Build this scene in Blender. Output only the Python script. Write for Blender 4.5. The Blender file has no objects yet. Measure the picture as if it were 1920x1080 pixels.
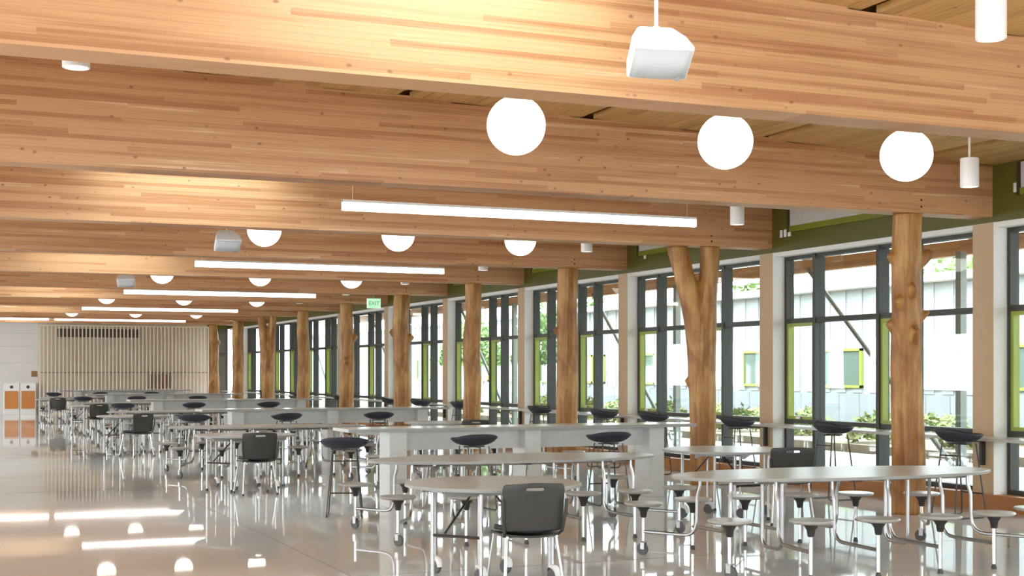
import bpy, bmesh, math, random
from mathutils import Vector, Matrix, noise
random.seed(7)
S = bpy.context.scene
COL = S.collection
PI = math.pi

# ------------------------------------------------------------------ camera
H = 1.6
YAW = math.radians(23.2)
cam_d = bpy.data.cameras.new('camera')
cam = bpy.data.objects.new('camera', cam_d); COL.objects.link(cam)
cam.location = (0, 0, H)
cam.rotation_euler = (PI/2, 0, -YAW)
cam_d.sensor_width = 36.0
cam_d.lens = 36.0*2589/1920
cam_d.shift_y = 157/1920
cam_d.clip_start = 0.05; cam_d.clip_end = 500
S.camera = cam

# ------------------------------------------------------------------ world, exposure
w = bpy.data.worlds.new('sky'); S.world = w; w.use_nodes = True
nt = w.node_tree; nt.nodes.clear()
out = nt.nodes.new('ShaderNodeOutputWorld'); bg = nt.nodes.new('ShaderNodeBackground')
bg.inputs['Color'].default_value = (0.86, 0.94, 1.0, 1); bg.inputs['Strength'].default_value = 4.0
nt.links.new(bg.outputs[0], out.inputs[0])
S.view_settings.view_transform = 'Standard'
S.view_settings.look = 'None'
S.view_settings.gamma = 1.0
S.view_settings.use_curve_mapping = False
S.view_settings.exposure = 1.45
S.cycles.use_denoising = True
S.cycles.max_bounces = 10
S.cycles.diffuse_bounces = 6
S.cycles.transparent_max_bounces = 16
S.cycles.sample_clamp_indirect = 6.0
S.cycles.caustics_reflective = False
S.cycles.caustics_refractive = False

TUBE_E, GLOBE_E = 2.6, 1.15

# ------------------------------------------------------------------ materials
def mat(name, color, rough=0.5, metal=0.0, spec=0.5, emit=None, estr=0.0, alpha=None):
    m = bpy.data.materials.new(name); m.use_nodes = True
    b = m.node_tree.nodes['Principled BSDF']
    b.inputs['Base Color'].default_value = (*color, 1)
    b.inputs['Roughness'].default_value = rough
    b.inputs['Metallic'].default_value = metal
    b.inputs['Specular IOR Level'].default_value = spec
    if emit:
        b.inputs['Emission Color'].default_value = (*emit, 1)
        b.inputs['Emission Strength'].default_value = estr
    return m

def N(nt, t, **kw):
    n = nt.nodes.new(t)
    for k, v in kw.items(): setattr(n, k, v)
    return n

def noisy(name, c1, c2, scale=(4, 4, 4), rough=0.5, metal=0.0, bump=0.0, detail=4, spec=0.5, r2=None, rand=0.0):
    """two colours mixed by stretched noise in object space"""
    m = mat(name, c1, rough, metal, spec); nt = m.node_tree; b = nt.nodes['Principled BSDF']
    tc = N(nt, 'ShaderNodeTexCoord'); mp = N(nt, 'ShaderNodeMapping'); mp.inputs['Scale'].default_value = scale
    nz = N(nt, 'ShaderNodeTexNoise'); nz.inputs['Scale'].default_value = 1; nz.inputs['Detail'].default_value = detail
    nt.links.new(tc.outputs['Object'], mp.inputs[0]); nt.links.new(mp.outputs[0], nz.inputs['Vector'])
    rp = N(nt, 'ShaderNodeValToRGB'); rp.color_ramp.elements[0].position = .35; rp.color_ramp.elements[1].position = .65
    rp.color_ramp.elements[0].color = (*c1, 1); rp.color_ramp.elements[1].color = (*c2, 1)
    nt.links.new(nz.outputs['Fac'], rp.inputs[0])
    src = rp.outputs[0]
    if rand:
        oi = N(nt, 'ShaderNodeObjectInfo'); hs = N(nt, 'ShaderNodeHueSaturation')
        mr = N(nt, 'ShaderNodeMapRange'); mr.inputs['To Min'].default_value = 1-rand; mr.inputs['To Max'].default_value = 1+rand
        nt.links.new(oi.outputs['Random'], mr.inputs['Value']); nt.links.new(mr.outputs[0], hs.inputs['Value'])
        nt.links.new(src, hs.inputs['Color']); src = hs.outputs[0]
    nt.links.new(src, b.inputs['Base Color'])
    if r2 is not None:
        mr = N(nt, 'ShaderNodeMapRange'); mr.inputs['To Min'].default_value = rough; mr.inputs['To Max'].default_value = r2
        nt.links.new(nz.outputs['Fac'], mr.inputs['Value']); nt.links.new(mr.outputs[0], b.inputs['Roughness'])
    if bump:
        bp = N(nt, 'ShaderNodeBump'); bp.inputs['Strength'].default_value = bump; bp.inputs['Distance'].default_value = .01
        nt.links.new(nz.outputs['Fac'], bp.inputs['Height']); nt.links.new(bp.outputs[0], b.inputs['Normal'])
    return m

LAM = 0.042
def glulam(name, along='X', lam_h=LAM, base=((.39,.17,.068),(.56,.305,.148),(.71,.49,.31)), rough=.42):
    """laminated timber: per-board tone from the laminations' world position, grain and knots on top"""
    m = mat(name, base[1], rough); nt = m.node_tree; b = nt.nodes['Principled BSDF']; L = nt.links.new
    geo = N(nt, 'ShaderNodeNewGeometry'); sp = N(nt, 'ShaderNodeSeparateXYZ'); L(geo.outputs['Position'], sp.inputs[0])
    if along == 'X': a, h, d = sp.outputs[0], sp.outputs[2], sp.outputs[1]
    else: a, h, d = sp.outputs[1], sp.outputs[0], sp.outputs[2]
    def M(op, x, y=None):
        n = N(nt, 'ShaderNodeMath', operation=op)
        for i, v in enumerate((x, y)):
            if v is None: continue
            if isinstance(v, (int, float)): n.inputs[i].default_value = v
            else: L(v, n.inputs[i])
        return n.outputs[0]
    row = M('FLOOR', M('DIVIDE', M('SUBTRACT', h, 3.36 if along == 'X' else 0.0), lam_h))
    beam = M('FLOOR', M('DIVIDE', d, 2.2))
    cv = N(nt, 'ShaderNodeCombineXYZ'); L(row, cv.inputs[0]); L(beam, cv.inputs[1])
    wn = N(nt, 'ShaderNodeTexWhiteNoise', noise_dimensions='3D'); L(cv.outputs[0], wn.inputs['Vector'])
    seg = M('FLOOR', M('ADD', M('DIVIDE', a, 2.3), M('MULTIPLY', wn.outputs['Value'], 7.0)))
    cv2 = N(nt, 'ShaderNodeCombineXYZ'); L(row, cv2.inputs[0]); L(beam, cv2.inputs[1]); L(seg, cv2.inputs[2])
    w2 = N(nt, 'ShaderNodeTexWhiteNoise', noise_dimensions='3D'); L(cv2.outputs[0], w2.inputs['Vector'])
    rp = N(nt, 'ShaderNodeValToRGB'); e = rp.color_ramp.elements
    e[0].position = 0; e[0].color = (*base[0], 1); e[1].position = 1; e[1].color = (*base[2], 1)
    k = e.new(.5); k.color = (*base[1], 1); k2 = e.new(.85); k2.color = (*base[1], 1)
    # grain
    cg = N(nt, 'ShaderNodeCombineXYZ'); L(M('MULTIPLY', a, .9), cg.inputs[0]); L(M('MULTIPLY', h, 46), cg.inputs[1]); L(M('ADD', M('MULTIPLY', d, 3), M('MULTIPLY', w2.outputs['Value'], 40)), cg.inputs[2])
    g = N(nt, 'ShaderNodeTexNoise'); g.inputs['Scale'].default_value = 1.3; g.inputs['Detail'].default_value = 5; g.inputs['Distortion'].default_value = .6
    L(cg.outputs[0], g.inputs['Vector'])
    # broad tone drift
    g2 = N(nt, 'ShaderNodeTexNoise'); g2.inputs['Scale'].default_value = 1.0
    cg2 = N(nt, 'ShaderNodeCombineXYZ'); L(M('MULTIPLY', a, .5), cg2.inputs[0]); L(M('MULTIPLY', h, 9), cg2.inputs[1]); L(d, cg2.inputs[2]); L(cg2.outputs[0], g2.inputs['Vector'])
    t = M('ADD', M('MULTIPLY', w2.outputs['Value'], .80), M('ADD', M('MULTIPLY', M('SUBTRACT', g.outputs['Fac'], .5), 1.0), M('MULTIPLY', M('SUBTRACT', g2.outputs['Fac'], .46), .8)))
    L(t, rp.inputs[0])
    # knots
    ck = N(nt, 'ShaderNodeCombineXYZ'); L(M('MULTIPLY', a, 5.5), ck.inputs[0]); L(M('MULTIPLY', h, 8.5), ck.inputs[1]); L(beam, ck.inputs[2])
    vo = N(nt, 'ShaderNodeTexVoronoi'); vo.inputs['Scale'].default_value = 1; L(ck.outputs[0], vo.inputs['Vector'])
    on = M('GREATER_THAN', N_sep(nt, vo.outputs['Color']), .22)
    kn = N(nt, 'ShaderNodeMapRange'); kn.inputs['From Min'].default_value = .05; kn.inputs['From Max'].default_value = .14
    kn.inputs['To Min'].default_value = 1; kn.inputs['To Max'].default_value = 0; L(vo.outputs['Distance'], kn.inputs['Value'])
    kf = M('MULTIPLY', M('MULTIPLY', kn.outputs[0], on), .72)
    mx = N(nt, 'ShaderNodeMix', data_type='RGBA'); L(kf, mx.inputs['Factor']); L(rp.outputs[0], mx.inputs[6]); mx.inputs[7].default_value = (.17, .06, .02, 1)
    L(mx.outputs[2], b.inputs['Base Color'])
    bp = N(nt, 'ShaderNodeBump'); bp.inputs['Strength'].default_value = .08; bp.inputs['Distance'].default_value = .004
    L(g.outputs['Fac'], bp.inputs['Height']); L(bp.outputs[0], b.inputs['Normal'])
    return m
def N_sep(nt, sock):
    s = nt.nodes.new('ShaderNodeSeparateColor'); nt.links.new(sock, s.inputs[0]); return s.outputs[0]

def log_mat(name):
    m = mat(name, (.6, .33, .11), .5); nt = m.node_tree; b = nt.nodes['Principled BSDF']; L = nt.links.new
    tc = N(nt, 'ShaderNodeTexCoord')
    def nz(sc, det, dist=0):
        mp = N(nt, 'ShaderNodeMapping'); mp.inputs['Scale'].default_value = sc; L(tc.outputs['Object'], mp.inputs[0])
        n = N(nt, 'ShaderNodeTexNoise'); n.inputs['Scale'].default_value = 1; n.inputs['Detail'].default_value = det; n.inputs['Distortion'].default_value = dist
        L(mp.outputs[0], n.inputs['Vector']); return n
    a = nz((9, 9, .9), 5, 1.2); c = nz((30, 30, 1.6), 3); d = nz((3.5, 3.5, 1.6), 3, .8)
    rp = N(nt, 'ShaderNodeValToRGB'); e = rp.color_ramp.elements
    e[0].position = .30; e[0].color = (.15, .042, .008, 1); e[1].position = .70; e[1].color = (.62, .385, .13, 1)
    k = e.new(.48); k.color = (.34, .15, .034, 1)
    mm = N(nt, 'ShaderNodeMath', operation='ADD'); m2 = N(nt, 'ShaderNodeMath', operation='MULTIPLY'); m2.inputs[1].default_value = .5
    L(a.outputs['Fac'], mm.inputs[0]); L(d.outputs['Fac'], mm.inputs[1]); L(mm.outputs[0], m2.inputs[0]); L(m2.outputs[0], rp.inputs[0])
    L(rp.outputs[0], b.inputs['Base Color'])
    bp = N(nt, 'ShaderNodeBump'); bp.inputs['Strength'].default_value = .6; bp.inputs['Distance'].default_value = .015
    L(c.outputs['Fac'], bp.inputs['Height']); L(bp.outputs[0], b.inputs['Normal'])
    return m

def floor_mat():
    m = mat('polished_concrete', (.4, .38, .36), .08, spec=.2); nt = m.node_tree; b = nt.nodes['Principled BSDF']; L = nt.links.new
    geo = N(nt, 'ShaderNodeNewGeometry')
    def nz(sc, det, s3=(1, 1, 1)):
        mp = N(nt, 'ShaderNodeMapping'); mp.inputs['Scale'].default_value = s3; L(geo.outputs['Position'], mp.inputs[0])
        n = N(nt, 'ShaderNodeTexNoise'); n.inputs['Scale'].default_value = sc; n.inputs['Detail'].default_value = det; L(mp.outputs[0], n.inputs['Vector']); return n
    a = nz(.55, 5); c = nz(55, 3); d = nz(1.5, 2, (1, .5, 1))
    rp = N(nt, 'ShaderNodeValToRGB'); e = rp.color_ramp.elements
    e[0].position = .3; e[0].color = (.70, .71, .72, 1); e[1].position = .7; e[1].color = (.80, .81, .82, 1)
    L(a.outputs['Fac'], rp.inputs[0])
    rc = N(nt, 'ShaderNodeValToRGB'); e = rc.color_ramp.elements
    e[0].position = .3; e[0].color = (.82, .82, .82, 1); e[1].position = .6; e[1].color = (1, 1, 1, 1); L(c.outputs['Fac'], rc.inputs[0])
    mx = N(nt, 'ShaderNodeMix', data_type='RGBA', blend_type='MULTIPLY'); mx.inputs['Factor'].default_value = .6
    L(rp.outputs[0], mx.inputs[6]); L(rc.outputs[0], mx.inputs[7]); L(mx.outputs[2], b.inputs['Base Color'])
    mr = N(nt, 'ShaderNodeMapRange'); mr.inputs['From Min'].default_value = .3; mr.inputs['From Max'].default_value = .7
    mr.inputs['To Min'].default_value = .02; mr.inputs['To Max'].default_value = .045; L(a.outputs['Fac'], mr.inputs['Value']); L(mr.outputs[0], b.inputs['Roughness'])
    bp = N(nt, 'ShaderNodeBump'); bp.inputs['Strength'].default_value = .02; bp.inputs['Distance'].default_value = .01
    L(d.outputs['Fac'], bp.inputs['Height']); L(bp.outputs[0], b.inputs['Normal'])
    return m

def glass_mat(name, tint=(.93, .97, .95), refl=.07):
    m = bpy.data.materials.new(name); m.use_nodes = True; nt = m.node_tree; nt.nodes.clear(); L = nt.links.new
    o = N(nt, 'ShaderNodeOutputMaterial'); t = N(nt, 'ShaderNodeBsdfTransparent'); t.inputs[0].default_value = (*tint, 1)
    g = N(nt, 'ShaderNodeBsdfGlossy'); g.inputs['Roughness'].default_value = .01
    f = N(nt, 'ShaderNodeLayerWeight'); f.inputs['Blend'].default_value = .25
    mr = N(nt, 'ShaderNodeMapRange'); mr.inputs['To Min'].default_value = refl*.4; mr.inputs['To Max'].default_value = .12; L(f.outputs['Fresnel'], mr.inputs['Value'])
    mx = N(nt, 'ShaderNodeMixShader'); L(mr.outputs[0], mx.inputs[0]); L(t.outputs[0], mx.inputs[1]); L(g.outputs[0], mx.inputs[2]); L(mx.outputs[0], o.inputs[0])
    return m

M = dict(
    beam=glulam('glulam_timber'),
    deck=glulam('deck_timber', 'Y', .13, ((.46,.27,.095),(.58,.36,.14),(.66,.44,.20)), .5),
    log=log_mat('peeled_log'),
    floor=floor_mat(),
    white=noisy('white_plaster', (.78, .77, .74), (.82, .81, .78), (2, 2, 2), .7),
    farwall=noisy('pale_grey_panel', (.74, .74, .75), (.78, .78, .78), (1, 1, 1), .6),
    screenwall=noisy('warm_grey_panel', (.62, .56, .45), (.67, .61, .50), (1, 1, 1), .6),
    pier=noisy('pier_paint', (.54, .39, .24), (.58, .42, .26), (1.5, 1.5, 1.5), .6),
    green=noisy('olive_green_paint', (.085, .080, .006), (.10, .092, .008), (1, 1, 1), .5),
    lime=noisy('lime_paint', (.28, .34, .05), (.32, .38, .06), (2, 2, 2), .45),
    fascialime=noisy('fascia_lime', (.17, .19, .012), (.20, .22, .016), (1, 1, 1), .5),
    frame=mat('dark_anodised_metal', (.038, .038, .030), .5, .0),
    glass=glass_mat('window_glass'),
    wood_base=glulam('curb_timber', 'Y', .09, ((.38,.16,.05),(.48,.22,.07),(.55,.28,.10)), .5),
    table=noisy('grey_laminate', (.40, .405, .40), (.44, .445, .435), (30, 30, 30), .30, spec=.3),
    edge=mat('table_edge', (.30, .30, .29), .35),
    bar=noisy('bar_laminate', (.56, .565, .55), (.60, .605, .585), (12, 12, 12), .35),
    bartop=noisy('bar_top_laminate', (.50, .50, .48), (.55, .55, .53), (20, 20, 20), .2),
    chrome=mat('chrome', (.52, .52, .515), .2, 1.0),
    steel=mat('satin_steel', (.42, .415, .41), .32, 1.0),
    seat=noisy('seat_laminate', (.36, .355, .345), (.40, .39, .38), (25, 25, 25), .28),
    black=mat('black_plastic', (.028, .027, .026), .42),
    shell=mat('charcoal_shell', (.030, .028, .026), .4),
    navy=noisy('navy_pad', (.012, .014, .025), (.018, .022, .036), (40, 40, 40), .6),
    wire=mat('dark_wire', (.06, .058, .055), .35, .5),
    rubber=mat('grey_rubber', (.11, .11, .11), .6),
    lampwhite=mat('white_powder_coat', (.80, .80, .80), .4),
    speaker=mat('speaker_white', (.74, .77, .80), .45),
    grille=noisy('speaker_grille', (.52, .55, .58), (.56, .59, .62), (200, 200, 200), .6),
    globe=mat('opal_glass_lit', (.9, .88, .85), .3, emit=(1, .93, .84), estr=GLOBE_E),
    tube=mat('lit_diffuser', (.9, .9, .9), .3, emit=(1, .975, .94), estr=TUBE_E),
    lens=mat('downlight_lens', (.9, .9, .9), .3, emit=(1, .95, .88), estr=.35),
    louvre=mat('dark_louvre', (.10, .09, .075), .6),
    slat=noisy('pale_slat', (.80, .70, .58), (.86, .77, .65), (4, 4, 1), .5),
    orange=glulam('orange_door_veneer', 'Y', .5, ((.55,.20,.045),(.62,.25,.06),(.66,.28,.08)), .4),
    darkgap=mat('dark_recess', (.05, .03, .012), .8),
    exitlit=mat('exit_panel', (.6, .8, .65), .4, emit=(.36, .80, .48), estr=.26),
    exitink=mat('exit_letters', (.02, .35, .12), .4, emit=(.01, .35, .10), estr=.10),
    paving=noisy('courtyard_concrete', (.36, .36, .35), (.41, .41, .40), (.6, .6, .6), .8),
    siding=noisy('white_siding', (.34, .37, .395), (.38, .41, .43), (1, 1, 1), .6),
    siding2=noisy('grey_siding', (.26, .285, .31), (.29, .315, .335), (1, 1, 1), .6),
    extglass=mat('outside_window_glass', (.13, .18, .155), .08, spec=.8),
    leaf=noisy('shrub_leaf', (.14, .20, .05), (.33, .35, .14), (3, 3, 3), .6, rand=.25),
    leafdark=noisy('tree_leaf', (.10, .19, .05), (.22, .33, .09), (1.2, 1.2, 1.2), .6, rand=.2),
    soil=noisy('planting_soil', (.20, .16, .11), (.28, .23, .16), (3, 3, 3), .9),
    bark=noisy('bark', (.14, .10, .07), (.2, .15, .1), (8, 8, 2), .8),
    post=mat('green_grey_steel', (.16, .18, .16), .5),
    brown=mat('brown_plate', (.30, .17, .07), .5),
    bolt=mat('bolt_hole', (.03, .018, .01), .7),
    ink=mat('grey_mark', (.30, .32, .34), .4),
    artred=mat('dark_red_board', (.22, .05, .03), .5),
    artbrown=mat('brown_board', (.16, .09, .05), .5),
)

# ------------------------------------------------------------------ mesh builder
class MB:
    def __init__(s): s.v = []; s.f = []
    def add(s, vs, fs):
        o = len(s.v); s.v += [tuple(v) for v in vs]; s.f += [tuple(i+o for i in f) for f in fs]; return s
    def box(s, x0, x1, y0, y1, z0, z1):
        return s.add([(x0,y0,z0),(x1,y0,z0),(x1,y1,z0),(x0,y1,z0),(x0,y0,z1),(x1,y0,z1),(x1,y1,z1),(x0,y1,z1)],
                     [(0,3,2,1),(4,5,6,7),(0,1,5,4),(1,2,6,5),(2,3,7,6),(3,0,4,7)])
    def hexa(s, p):
        return s.add(p, [(0,3,2,1),(4,5,6,7),(0,1,5,4),(1,2,6,5),(2,3,7,6),(3,0,4,7)])
    def tube(s, pts, r, n=8, cap=True):
        pts = [Vector(p) for p in pts]; rs = r if isinstance(r, (list, tuple)) else [r]*len(pts)
        vs = []; fs = []; up = None
        for i, p in enumerate(pts):
            a = pts[max(i-1, 0)]; b = pts[min(i+1, len(pts)-1)]; t = (b-a).normalized()
            if up is None: up = Vector((0, 0, 1)) if abs(t.z) < .9 else Vector((1, 0, 0))
            x = t.cross(up).normalized(); y = x.cross(t).normalized(); up = y
            for k in range(n):
                q = 2*PI*k/n; vs.append(p + x*math.cos(q)*rs[i] + y*math.sin(q)*rs[i])
        for i in range(len(pts)-1):
            for k in range(n):
                k2 = (k+1) % n; fs.append((i*n+k, i*n+k2, (i+1)*n+k2, (i+1)*n+k))
        if cap: fs.append(tuple(reversed(range(n)))); fs.append(tuple((len(pts)-1)*n+k for k in range(n)))
        fs = [tuple(reversed(f)) for f in fs]
        return s.add(vs, fs)
    def lathe(s, prof, c=(0, 0, 0), n=24):
        vs = []; fs = []; m = len(prof)
        for (r, z) in prof:
            for k in range(n):
                q = 2*PI*k/n; vs.append((c[0]+r*math.cos(q), c[1]+r*math.sin(q), c[2]+z))
        for i in range(m-1):
            for k in range(n):
                k2 = (k+1) % n; fs.append((i*n+k, i*n+k2, (i+1)*n+k2, (i+1)*n+k))
        fs.append(tuple(reversed(range(n)))); fs.append(tuple((m-1)*n+k for k in range(n)))
        return s.add(vs, fs)
    def prism(s, outl, z0, z1, bev=0.0):
        n = len(outl)
        if not bev:
            return s.add([(x, y, z0) for x, y in outl]+[(x, y, z1) for x, y in outl],
                [tuple(reversed(range(n))), tuple(range(n, 2*n))]+[(k, (k+1) % n, n+(k+1) % n, n+k) for k in range(n)])
        cx = sum(p[0] for p in outl)/n; cy = sum(p[1] for p in outl)/n
        def sh(d): return [(x-(x-cx)/max(math.hypot(x-cx, y-cy), 1e-6)*d, y-(y-cy)/max(math.hypot(x-cx, y-cy), 1e-6)*d) for x, y in outl]
        rings = [(sh(bev), z0), (outl, z0+bev), (outl, z1-bev), (sh(bev), z1)]
        vs = [(x, y, z) for o, z in rings for x, y in o]
        fs = [tuple(reversed(range(n))), tuple(range(3*n, 4*n))]
        for i in range(3): fs += [(i*n+k, i*n+(k+1) % n, (i+1)*n+(k+1) % n, (i+1)*n+k) for k in range(n)]
        return s.add(vs, fs)
    def mesh(s, name, m, smooth=True, ang=35):
        me = bpy.data.meshes.new(name); me.from_pydata(s.v, [], s.f)
        me.materials.append(m)
        if smooth:
            me.polygons.foreach_set('use_smooth', [True]*len(me.polygons)); me.set_sharp_from_angle(angle=math.radians(ang))
        me.update(); return me
    def build(s, name, m, parent=None, loc=(0, 0, 0), rot=(0, 0, 0), smooth=True):
        return obj(name, s.mesh(name, m, smooth), parent, loc, rot)

def obj(name, data, parent=None, loc=(0, 0, 0), rot=(0, 0, 0)):
    o = bpy.data.objects.new(name, data); COL.objects.link(o)
    o.location = loc; o.rotation_euler = rot
    if parent: o.parent = parent
    return o
def empty(name, loc=(0, 0, 0), rz=0):
    o = bpy.data.objects.new(name, None); COL.objects.link(o); o.location = loc; o.rotation_euler = (0, 0, rz)
    o.empty_display_size = .1; return o
def tag(o, label, cat, group=None):
    o['label'] = label; o['category'] = cat
    if group: o['group'] = group
    return o
def struct(o): o['kind'] = 'structure'; return o
def copy_tree(o, parent=None):
    c = o.copy(); COL.objects.link(c)
    if parent: c.parent = parent
    for ch in list(KIDS(o)): copy_tree(ch, c)
    return c
def KIDS(o): return [c for c in o.children]
def bev(o, wdt=.004, seg=2):
    m = o.modifiers.new('bevel', 'BEVEL'); m.width = wdt; m.segments = seg; m.limit_method = 'ANGLE'; return o
def arc(p0, p1, p2, n=5):
    p0, p1, p2 = map(Vector, (p0, p1, p2)); return [p0*(1-t)**2+p1*2*t*(1-t)+p2*t*t for t in [i/n for i in range(n+1)]]
ORD = ['nearest', 'second', 'third', 'fourth', 'fifth', 'sixth', 'seventh', 'eighth', 'ninth', 'tenth', 'eleventh', 'twelfth']

# ------------------------------------------------------------------ layout constants
BAY = 4.467
YB = [12.58 + BAY*(i-1) for i in range(0, 11)]      # beam centre lines, YB[1] carries the nearest visible log
XW = 11.34                                           # inner face of the window wall
XC = 10.26                                           # log columns
ZB = 3.38                                            # underside of the beams
YEND = 55.2
XL = -7.0
YBACK = -3.0
def zc(x): return 4.0 + .033*(10.47-x)               # sloping ceiling

# ------------------------------------------------------------------ shell
fl = struct(MB().box(XL, XW+.5, YBACK, YEND+.3, -.12, 0).build('floor', M['floor'], smooth=False))
# control joints as thin recessed dark lines
for k, y in enumerate([5.9, 10.4, 19.3, 28.3, 37.2, 46.1]):
    MB().box(XL, XW, y-.003, y+.003, -.001, .0006).build('control_joint', M['louvre'], fl, smooth=False)
for x in (-1.6, 3.1):
    MB().box(x-.003, x+.003, YBACK, YEND, -.001, .0006).build('control_joint', M['louvre'], fl, smooth=False)

ceil = MB()
def slab(mb, x0, x1, y0, y1, dz=0.0, th=.16):
    mb.hexa([(x0, y0, zc(x0)+dz), (x1, y0, zc(x1)+dz), (x1, y1, zc(x1)+dz), (x0, y1, zc(x0)+dz),
             (x0, y0, zc(x0)+dz+th), (x1, y0, zc(x1)+dz+th), (x1, y1, zc(x1)+dz+th), (x0, y1, zc(x0)+dz+th)])
SKY = (2.0, 4.0)
YS = [YBACK, YB[0]-BAY] + YB + [YEND]
bays = [(YB[0]-BAY, YB[0])] + [(YB[i], YB[i+1]) for i in range(10)] + [(YB[10], YEND)]
slab(ceil, XL, XW+.4, YBACK, bays[0][0])
skylights = []
for b, (y0, y1) in enumerate(bays):
    near = b <= 2
    if b % 2 == 0 and b < 11:
        ys = y1-.16-1.9
        slab(ceil, XL, SKY[0], y0, y1); slab(ceil, SKY[0], SKY[1], y0, ys); slab(ceil, SKY[0], SKY[1], y1-.16, y1)
        slab(ceil, SKY[1], XW+.4, y0, y1, .07 if near else 0)
        skylights.append((ys, y1-.16))
    else:
        slab(ceil, XL, SKY[1], y0, y1); slab(ceil, SKY[1], XW+.4, y0, y1, .07 if near else 0)
ceiling = struct(ceil.build('ceiling', M['deck'], smooth=False))
# the deck planks that can be told apart (bays nearest the camera)
PW = .1298
plank_me = {}
for b, (y0, y1) in enumerate(bays[:3]):
    x = SKY[1]+.01; k = 0
    while x < XW-.02:
        # dark slot every 2.08 m
        if min(abs((x+PW/2)-s) for s in (4.15, 6.21, 8.29, 10.36)) < PW*.5: x += PW; continue
        ln = y1-y0-.30
        if ln not in plank_me:
            plank_me[ln] = MB().hexa([(0, 0, 0), (PW-.006, 0, -.033*(PW-.006)), (PW-.006, ln, -.033*(PW-.006)), (0, ln, 0),
                (0, 0, .05), (PW-.006, 0, .05-.033*PW), (PW-.006, ln, .05-.033*PW), (0, ln, .05)]).mesh('plank', M['deck'], False)
        obj('plank', plank_me[ln], ceiling, (x, y0+.15, zc(x)+random.uniform(0, .003)))
        x += PW
# skylight wells with glass covers
for i, (y0, y1) in enumerate(skylights):
    z0 = zc(3.0); t = .5
    cb = MB()
    cb.box(SKY[0]-.06, SKY[0], y0-.06, y1+.06, zc(SKY[0])+.0, z0+t); cb.box(SKY[1], SKY[1]+.06, y0-.06, y1+.06, zc(SKY[1])+.02, z0+t)
    cb.box(SKY[0], SKY[1], y0-.06, y0, z0, z0+t); cb.box(SKY[0], SKY[1], y1, y1+.06, z0, z0+t)
    c = struct(cb.build('window_%d' % (30+i), M['white'], smooth=False))
    MB().box(SKY[0]-.05, SKY[1]+.05, y0-.05, y1+.05, z0+t, z0+t+.01).build('pane', M['glass'], c, smooth=False)

# walls never seen but enclosing the room (left and behind), with window openings
wl = MB(); z = 4.9
wl.box(XL-.2, XL, YBACK, YEND+.3, 0, 1.0); wl.box(XL-.2, XL, YBACK, YEND+.3, 2.8, z)
yy = YBACK
while yy < YEND:
    wl.box(XL-.2, XL, yy, yy+.9, 1.0, 2.8); yy += 4.467
struct(wl.build('wall_left', M['white'], smooth=False))
wb = MB(); wb.box(XL-.2, XW+.5, YBACK-.2, YBACK, 0, .9); wb.box(XL-.2, XW+.5, YBACK-.2, YBACK, 3.2, z)
for x in (XL, -2.5, 2.0, 6.5, 10.8): wb.box(x-.2, x+1.0, YBACK-.2, YBACK, .9, 3.2)
struct(wb.build('wall_back', M['white'], smooth=False))
wf = MB(); wf.box(XL-.2, 4.12, YEND, YEND+.25, 0, z)
wall_far = struct(wf.build('wall_far', M['farwall'], smooth=False))
MB().box(4.12, 10.46, YEND-.12, YEND+.25, 0, z).build('screen_backing', M['screenwall'], wall_far, smooth=False)
MB().box(10.46, XW+.5, YEND, YEND+.25, 3.3, z).build('header', M['green'], wall_far, smooth=False)
MB().box(XL, 4.1, YEND-.03, YEND, 1.14, 1.24).build('wall_rail', M['white'], wall_far, smooth=False)
for zz in (1.95, 2.55, 3.05):
    MB().box(XL, 4.1, YEND-.012, YEND, zz, zz+.012).build('panel_joint', M['bar'], wall_far, smooth=False)
MB().box(4.8, 7.85, YEND-.16, YEND-.12, 2.92, 3.24).build('vent_grille', M['louvre'], wall_far, smooth=False)
MB().box(4.14, 10.44, YEND-.15, YEND-.12, 1.56, 1.58).build('panel_joint', M['louvre'], wall_far, smooth=False)
MB().box(4.14, 10.44, YEND-.15, YEND-.12, 0, .95).build('wainscot', M['bar'], wall_far, smooth=False)
d1 = struct(empty('door_1', (10.88, YEND-.02, 0)))
MB().box(-.40, -.34, 0, .1, 0, 3.3).box(.36, .42, 0, .1, 0, 3.3).box(-.02, .03, 0, .1, 0, 3.3).box(-.34, .36, 0, .1, 2.25, 2.33).build('door_frame', M['frame'], d1, smooth=False)
MB().box(-.34, -.02, .03, .05, 0, 3.3).box(.03, .36, .03, .05, 0, 3.3).build('door_leaf', M['louvre'], d1, smooth=False)
MB().box(-.05, -.03, -.04, 0, .9, 1.3).build('door_handle', M['chrome'], d1, smooth=False)

# window wall
wall_r = struct(MB().box(XW, XW+.34, YBACK, YEND+.3, ZB-.06, 4.35).build('wall_right', M['green'], smooth=False))
PY = [YB[0]-2*BAY, YB[0]-BAY] + YB
for y in PY:
    MB().box(XW, XW+.24, y-.17, y+.17, .185, ZB-.06).build('pier', M['pier'], wall_r, smooth=False)
    MB().box(XW+.001, XW+.245, y-.176, y-.17, .185, ZB-.06).build('pier_lit_reveal', M['white'], wall_r, smooth=False)  # near side of the pier coloured white to stand for window light on it
MB().box(XW-.01, XW+.40, YBACK, YEND, 0, .185).build('timber_curb', M['wood_base'], wall_r, smooth=False)
MB().box(XW+.02, XW+.34, YBACK, YEND, 3.26, ZB-.06).build('window_head', M['white'], wall_r, smooth=False)
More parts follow.
